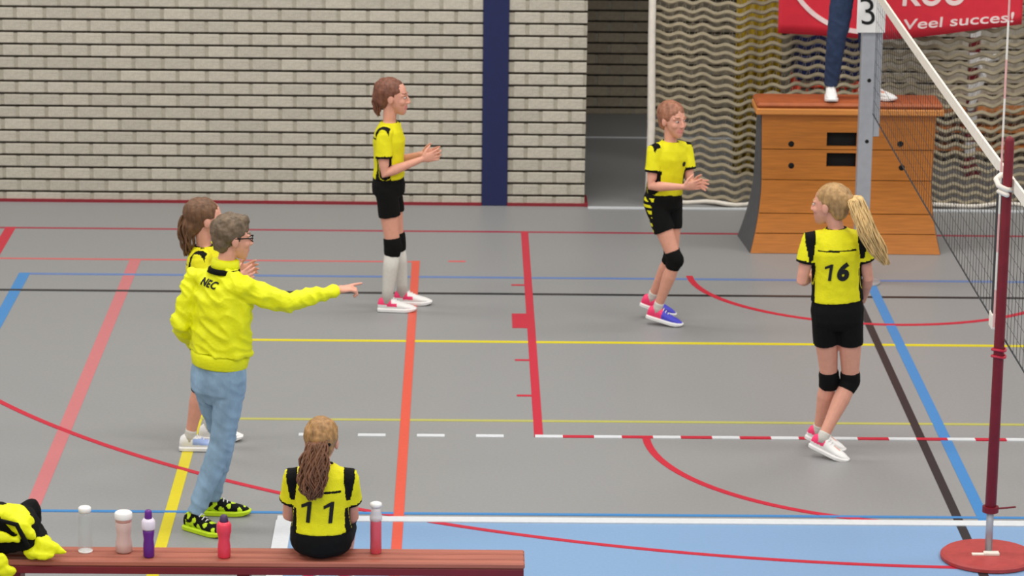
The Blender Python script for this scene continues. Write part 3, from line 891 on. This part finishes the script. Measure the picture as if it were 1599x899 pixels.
def one_mesh(size, ext=.001, grid=.012):
    """the digit 1 with its flag, as solid flat lettering"""
    pts = [(.14, 0), (.31, 0), (.41, 1.0), (.28, 1.0), (-.06, .82), (-.05, .68), (.215, .79)]
    bm = bmesh.new(); k = size * .72
    lo = [bm.verts.new(((x - .18) * k, (y - .5) * k, -ext)) for x, y in pts]
    hi = [bm.verts.new(((x - .18) * k, (y - .5) * k, ext)) for x, y in pts]
    bm.faces.new(lo[::-1]); bm.faces.new(hi); n = len(pts)
    for i in range(n): bm.faces.new((lo[i], lo[(i + 1) % n], hi[(i + 1) % n], hi[i]))
    bm.normal_update()
    bmesh.ops.triangulate(bm, faces=bm.faces[:])
    for ax in (0, 1):
        t = -k / 2
        while t < k / 2:
            t += grid; co = [0, 0, 0]; no = [0, 0, 0]; co[ax] = t; no[ax] = 1
            bmesh.ops.bisect_plane(bm, geom=bm.verts[:] + bm.edges[:] + bm.faces[:], plane_co=co, plane_no=no)
    return bm
def number(F, s_, size, ctr, bold=.006, shear=.15, out=None, name='digit', m=None, target=None, pitch=.08, roll=0.):
    if out is None: out = -F.fw
    up = V((0, 0, 1)); r = up.cross(out).normalized(); up = out.cross(r)
    if roll:
        q = Matrix.Rotation(roll, 3, out); r = q @ r; up = q @ up
    for i, c in enumerate(s_):
        bm = one_mesh(size) if c == '1' else text_mesh(c, size, bold, shear, .001, 1, .012)
        wrap_text(bm, ctr + r * pitch * (i - (len(s_) - 1) / 2), r, up, out, (target or F.shirt).data)
        mk(name, bm, m or M_black_print, F.root)

def hair_mat(name, rgb):
    return mat(name, rgb, .5, .35, 45, .5, 90, stretch=(1, 1, .25))
HM_A = hair_mat('auburn_hair', (116, 72, 54)); HM_B = hair_mat('red_blond_hair', (148, 98, 74)); HM_S = hair_mat('blond_hair', (206, 172, 116))
HM_S2 = hair_mat('dark_blond_hair', (164, 128, 82))
HM_C = hair_mat('grey_brown_hair', (104, 86, 66)); HM_D = hair_mat('brown_hair', (104, 72, 48)); HM_E = hair_mat('wavy_brown_hair', (156, 116, 70)); HM_E2 = hair_mat('auburn_wavy_hair', (118, 78, 54)); HM_R = hair_mat('dark_hair', (60, 46, 36))
white_pink = [M_white, M_pink]

# --- player by the brick wall, seen in profile
F = figure((-.48, 21.4, 0), 'person in yellow shirt and long white socks standing before the brick wall, hands together',
    dict(pelvis=(-.50, 21.4, .835), neck=(-.495, 21.4, 1.255), head=(-.468, 21.4, 1.42), shR=(-.53, 21.265, 1.20), shL=(-.475, 21.535, 1.20), elR=(-.525, 21.225, .945), wrR=(-.285, 21.335, 1.02), elL=(-.47, 21.57, .95), wrL=(-.285, 21.455, 1.03),
         hipR=(-.51, 21.325, .82), hipL=(-.49, 21.475, .82), knR=(-.468, 21.32, .435), knL=(-.444, 21.48, .43), anR=(-.507, 21.31, .078), anL=(-.405, 21.5, .078), toeR=(1, -.05, 0), toeL=(1, -.08, 0)),
    .97, 1.02, HM_A, (.985, -.16, 0), handspec=dict(R=((.9, .25, .2), (.1, .9, .1), (.2, 0, 1), .35, False), L=((.9, -.2, .15), (.1, -.9, .1), (.2, 0, 1), .35, False)))
hair_cap(F, HM_A, [((0, -.1, .0), (.045, .04, .05))])
strands(F, [F.H(0, -.105, .02), F.H(0, -.112, -.03), F.H(0, -.105, -.08), F.H(0, -.095, -.125)], [.028, .028, .024, .012], HM_A, 26)
shirt(F, .62, .13); shorts(F, .47); pads(F, 'RL', .16, .17, .063); socks(F, .84)
for sd in 'RL':
    shoe(F.root, F.J['an' + sd], V((1, -.06, 0)), .99, None, lambda a, r, u: 1 if (u > .05 and a < .03) or (abs(r) > .02 and .0 < a < .07 and .04 < u < .06) else 0, white_pink, M_white, label='white and pink sports shoe')

# --- player in front of the ball net
F = figure((1.29, 21.05, 0), 'person in yellow shirt with pink and violet shoes stepping in front of the ball net',
    dict(pelvis=(1.285, 21.05, .835), neck=(1.326, 21.05, 1.215), head=(1.338, 21.04, 1.355), shR=(1.222, 20.985, 1.165), shL=(1.425, 21.125, 1.16), elR=(1.20, 20.94, .94), wrR=(1.395, 20.815, .965), elL=(1.462, 21.07, .93), wrL=(1.462, 20.89, .98),
         hipR=(1.226, 21.005, .82), hipL=(1.345, 21.095, .82), knR=(1.366, 20.94, .455), knL=(1.352, 21.07, .45), anR=(1.263, 21.02, .105), anL=(1.235, 21.20, .135), toeR=(1, -.3, -.22), toeL=(1, -.2, -.3)),
    .92, .98, HM_B, (.62, -.78, 0), handspec=dict(R=((1, .15, .1), (.2, .9, .2), (0, 0, 1), .25, False), L=((.8, -.6, -.05), (-.5, -.8, .1), (0, 0, 1), .3, False)))
hair_cap(F, HM_B, [((0, -.1, .06), (.04, .04, .04))], front=-.026)
shirt(F, .62, .1)
pel = F.J['pelvis'].copy(); kr = F.J['knR'].copy(); PRv = F.pr.copy()
def bfn(p):
    side = (p - pel).dot(PRv)
    if side > .055 and p.z < pel.z + .04:
        return 1 if (math.sin(p.z * 150) > -.1 and math.sin(p.z * 61 + p.x * 90) > -.55) and (p - pel).dot(F.fw) < .055 and (p - pel).dot(F.fw) > -.03 else 0
    return 0
shorts(F, .50, [M_black, M_yellow], bfn)
pads(F, 'RL', .15, .17, .060); socks(F, .14)
for sd, dv in (('R', V((1, -.3, -.22))), ('L', V((1, -.2, -.3)))):
    shoe(F.root, F.J['an' + sd], dv, .96, None, lambda a, r, u: 1 if a < .045 else 0, [M_shoeblue, M_pink], M_white, label='pink-heeled violet sports shoe')
number(F, 'o', .05, F.sm + F.up * -.08 - F.sr * .06, .004, 0, F.fw, 'emblem')

# --- player 16 at the net
F = figure((2.08, 18.15, 0), 'person in yellow shirt number 16, seen from behind beside the net, blond ponytail flying',
    dict(pelvis=(2.105, 18.15, .84), neck=(2.082, 18.15, 1.318), head=(2.042, 18.165, 1.445), shR=(2.222, 18.15, 1.255), shL=(1.945, 18.15, 1.25), elL=(1.897, 18.12, 1.02), wrL=(1.965, 18.32, .985), elR=(2.272, 18.15, 1.03), wrR=(2.262, 18.30, .86),
         hipL=(2.035, 18.15, .82), hipR=(2.178, 18.15, .82), knL=(2.082, 18.22, .42), knR=(2.200, 18.2, .42), anL=(2.04, 18.29, .10), anR=(2.04, 18.08, .11), toeL=(.85, -.3, -.28), toeR=(.85, -.42, -.30)),
    1.0, 1.02, HM_S2, (-.86, .5, 0), handspec=dict(R=((-.1, .8, -.4), (-1, 0, 0), (0, .5, .5), .6, False), L=((.5, .8, .3), (.8, -.5, 0), (0, 0, 1), .6, False)))
hair_cap(F, HM_S2, [((0, -.11, .05), (.035, .035, .035))])
H = F.H
p0 = H(0, -.125, .055)
B0 = V((2.08, 18.15, 0))
strands(F, [p0, V((2.175, 18.09, 1.50)) - B0, V((2.205, 18.06, 1.42)) - B0, V((2.245, 18.03, 1.33)) - B0, V((2.30, 18.02, 1.23)) - B0, V((2.355, 18.02, 1.145)) - B0], [.03, .042, .048, .055, .05, .018], HM_S, 170, r0=.0055)
bm = bmesh.new(); ellip(bm, p0, F.hr * .022, F.hf * .014, F.hu * .022); mk('hair_tie', bm, M_black, F.root, True)
shirt(F, .58, .13)
number(F, '16', .132, V((2.078, 18.05, 1.085)) - B0, .007, .12, V((.05, -1, 0)), pitch=.076)
shorts(F, .44); pads(F, 'RL', .13, .17, .059); socks(F, .10)
for sd, dv in (('L', V((.85, -.3, -.28))), ('R', V((.85, -.42, -.30)))):
    shoe(F.root, F.J['an' + sd], dv, .95, None, lambda a, r, u: 1 if (u > .045 and a < .03) else 0, white_pink, M_white, label='white and pink sports shoe')

# --- player half hidden behind the coach
F = figure((-1.44, 18.2, 0), 'person with long brown hair in yellow shirt, half hidden behind the yellow jacket wearer',
    dict(pelvis=(-1.445, 18.2, .745), neck=(-1.46, 18.2, 1.175), head=(-1.445, 18.2, 1.325), shR=(-1.475, 18.07, 1.125), shL=(-1.405, 18.33, 1.125), elR=(-1.45, 18.02, .90), wrR=(-1.29, 18.10, 1.0), elL=(-1.38, 18.36, .91), wrL=(-1.275, 18.27, 1.01),
         hipR=(-1.465, 18.13, .74), hipL=(-1.425, 18.27, .74), knR=(-1.475, 18.10, .40), knL=(-1.40, 18.3, .42), anR=(-1.545, 18.12, .078), anL=(-1.45, 18.31, .082), toeR=(1, .0, 0), toeL=(1, .1, 0)),
    .95, 1.0, HM_D, (.96, .26, 0), handspec=dict(R=((.9, .2, .35), (.1, .9, .1), (.2, 0, 1), .4, False), L=((.9, -.2, .3), (.1, -.9, .1), (.2, 0, 1), .4, False)))
hair_cap(F, HM_D, [((0, -.09, -.03), (.05, .05, .07))])
strands(F, [F.H(0, -.1, .03), F.H(0, -.115, -.03), F.H(0, -.112, -.09), F.H(0, -.105, -.15), F.H(0, -.1, -.2)], [.04, .046, .042, .036, .02], HM_D, 40, 'long_hair')
shirt(F, .6, .1); shorts(F, .45); pads(F); socks(F, .14)
for sd in 'RL':
    shoe(F.root, F.J['an' + sd], V((1, .03, 0)), .98, None, lambda a, r, u: 1 if (.02 < a < .11 and .04 < u < .075) else 0, [M_white, mat('pale_blue_shoe', (150, 170, 215), .6)], M_white, label='white and pale blue sports shoe')

# --- coach
F = figure((-1.28, 16.76, 0), 'person in bright yellow jacket and light jeans pointing to the right',
    dict(pelvis=(-1.275, 16.76, .80), neck=(-1.235, 16.765, 1.405), head=(-1.195, 16.78, 1.553), shR=(-1.135, 16.67, 1.315), shL=(-1.385, 16.85, 1.325), elR=(-.905, 16.71, 1.225), wrR=(-.672, 16.82, 1.268), elL=(-1.475, 16.80, 1.085), wrL=(-1.42, 16.97, .93),
         hipR=(-1.205, 16.71, .79), hipL=(-1.345, 16.81, .79), knR=(-1.26, 16.70, .46), knL=(-1.255, 16.86, .45), anR=(-1.40, 16.67, .084), anL=(-1.335, 16.95, .084), toeR=(.80, -.6, 0), toeL=(.98, -.05, 0)),
    1.06, 1.0, HM_C, (.94, .34, -.04), handspec=dict(R=((1, .2, .12), (.1, .2, -1), (0, .9, .2), .8, True), L=((.4, .7, -.5), (1, -.3, 0), (0, .5, .5), .6, False)), leg=.84)
hair_cap(F, HM_C, [((0, -.02, .065), (.08, .09, .07)), ((0, .04, .095), (.055, .045, .03))], .008, -.022)
shirt(F, mats=[M_jacket, M_black], long_=True, extra_w=.022, name='jacket', amp=.013, hem=.25, mid=[])
bm = bmesh.new(); loft(bm, [F.ring(.125, .140, .119), F.ring(.14, .146, .125), F.ring(.225, .156, .132), F.ring(.25, .150, .126)], 24); mk('waistband', bm, M_jacket, F.root, True, 'ribbed hem of the jacket')
nk = F.J['neck']
bm = bmesh.new(); loft(bm, [(nk - F.up * .02, F.sr * .078, F.fw * .075), (nk + F.up * .035, F.sr * .072, F.fw * .07), (nk + F.up * .04, F.sr * .06, F.fw * .058)], 20); mk('collar', bm, M_jacket, F.root, True, 'stand-up jacket collar')
bm = bmesh.new(); loft(bm, [(nk - F.up * .03 - F.fw * .010, F.sr * .092, F.fw * .08), (nk - F.up * .006 - F.fw * .008, F.sr * .084, F.fw * .078), (nk - F.up * .004 - F.fw * .004, F.sr * .07, F.fw * .07)], 20); mk('collar_band', bm, M_black, F.root, True, 'black band below the collar')
number(F, 'NEC', .05, F.sm - F.fw * .13 + F.up * .004 - F.sr * .012, .002, .2, -F.fw, 'letter', pitch=.036, roll=-.1)
trousers(F, M_jeans, .006, .93)
cf = lambda a, r, u: 1 if noise.noise(V((a * 38, r * 30, u * 38))) > -.10 else 0
for sd, dv in (('R', V((.80, -.6, 0))), ('L', V((.98, -.05, 0)))):
    shoe(F.root, F.J['an' + sd], dv, 1.07, None, cf, [M_neon, M_black], M_neon, label='neon yellow and black running shoe')
bm = bmesh.new(); H = F.H
for q in (-1, 1):
    limb(bm, [H(q * .078, -.01, .012), H(q * .076, .04, .012), H(q * .066, .088, .010)], .0032, 6)
    limb(bm, [H(q * (.036 + .024 * math.cos(i * .5236)), .098 - .012 * abs(math.cos(i * .5236)), .003 + .017 * math.sin(i * .5236)) for i in range(13)], .0026, 5)
limb(bm, [H(-.012, .1, .008), H(0, .104, .01), H(.012, .1, .008)], .0026, 5)
mk('glasses', bm, M_dark, F.root, True, 'dark-rimmed glasses')

# --- substitute on the bench
F = figure((-.68, 15.29, .3305), 'person in yellow shirt number 11 sitting on the bench, seen from behind, long wavy hair',
    dict(pelvis=(-.675, 15.29, .425), neck=(-.677, 15.27, .80), head=(-.672, 15.285, .91), shR=(-.548, 15.27, .735), shL=(-.806, 15.27, .735), elL=(-.835, 15.33, .525), wrL=(-.78, 15.50, .47), elR=(-.527, 15.34, .515), wrR=(-.56, 15.51, .46),
         hipL=(-.75, 15.29, .415), hipR=(-.60, 15.29, .415), knL=(-.77, 15.68, .42), knR=(-.57, 15.68, .42), anL=(-.76, 15.74, .08), anR=(-.58, 15.74, .08), toeL=(0, 1, 0), toeR=(0, 1, 0)),
    .98, 1.0, HM_E, (.12, 1, -.02), handspec=dict(R=((-.2, .9, -.25), (0, -.2, -1), (-1, 0, 0), .4, False), L=((.2, .9, -.25), (0, -.2, -1), (1, 0, 0), .4, False)))
hair_cap(F, HM_E, [((0, -.105, .03), (.045, .035, .045))], .006)
B0 = V((-.68, 15.29, .3305))
strands(F, [F.H(0, -.12, .03), V((-.70, 15.155, .875)) - B0, V((-.71, 15.14, .80)) - B0, V((-.708, 15.135, .73)) - B0, V((-.70, 15.14, .67)) - B0], [.035, .060, .066, .058, .02], HM_E2, 170, wav=.015, r0=.006)
bm = bmesh.new(); ellip(bm, F.H(.03, -.105, .015), F.hr * .03, F.hf * .02, F.hu * .014); mk('hair_tie', bm, M_black, F.root, True)
shirt(F, .62, .12)
number(F, '11', .152, V((-.688, 15.15, .585)) - B0, .007, .12, V((0, -1, 0)), pitch=.108)
shorts(F, .5); pads(F); socks(F, .3)
bm = bmesh.new(); limb(bm, [F.J['wrR'].lerp(F.J['elR'], .12 + .05 * i) for i in range(2)], .026, 12, rnd=False); mk('wristband', bm, M_black, F.root, True, 'black wristband')
for sd in 'RL':
    shoe(F.root, F.J['an' + sd], V((0, 1, 0)), .97, None, lambda a, r, u: 1 if (u > .045 and a < .03) else 0, white_pink, M_white, label='white and pink sports shoe')

# --- referee on the vaulting box
F = figure((2.75, 23.24, 1.0855), 'person in dark jeans and white shoes standing on the vaulting box',
    dict(pelvis=(2.755, 23.27, 1.93), neck=(2.755, 23.27, 2.49), head=(2.755, 23.25, 2.66), shR=(2.575, 23.28, 2.42), shL=(2.935, 23.26, 2.42), elR=(2.525, 23.26, 2.14), wrR=(2.68, 23.08, 2.33), elL=(2.985, 23.24, 2.14), wrL=(2.83, 23.06, 2.33),
         hipR=(2.668, 23.27, 1.91), hipL=(2.842, 23.27, 1.91), knR=(2.622, 23.245, 1.52), knL=(2.845, 23.24, 1.52), anR=(2.595, 23.27, 1.166), anL=(2.89, 23.27, 1.166), toeR=(-.05, -1, 0), toeL=(.7, -.7, 0)),
    1.08, 1.0, HM_R, (.05, -1, -.1), handspec=dict(R=((1, -.3, .1), (0, .3, -1), (0, -1, 0), .6, False), L=((-1, -.5, .1), (0, .3, -1), (0, -1, 0), .6, False)), leg=.84)
hair_cap(F, HM_R, front=-.026)
shirt(F, mats=[mat('dark_sweater', (40, 44, 58), .8), M_black], long_=True, extra_w=.015, name='sweater', amp=.008, hem=.05)
trousers(F, M_djeans, .005, 1.0)
for sd, dv in (('R', V((-.05, -1, 0))), ('L', V((.8, -.6, 0)))):
    shoe(F.root, F.J['an' + sd], dv, 1.02, None, lambda a, r, u: 0, [M_white], M_white, label='white sneaker')
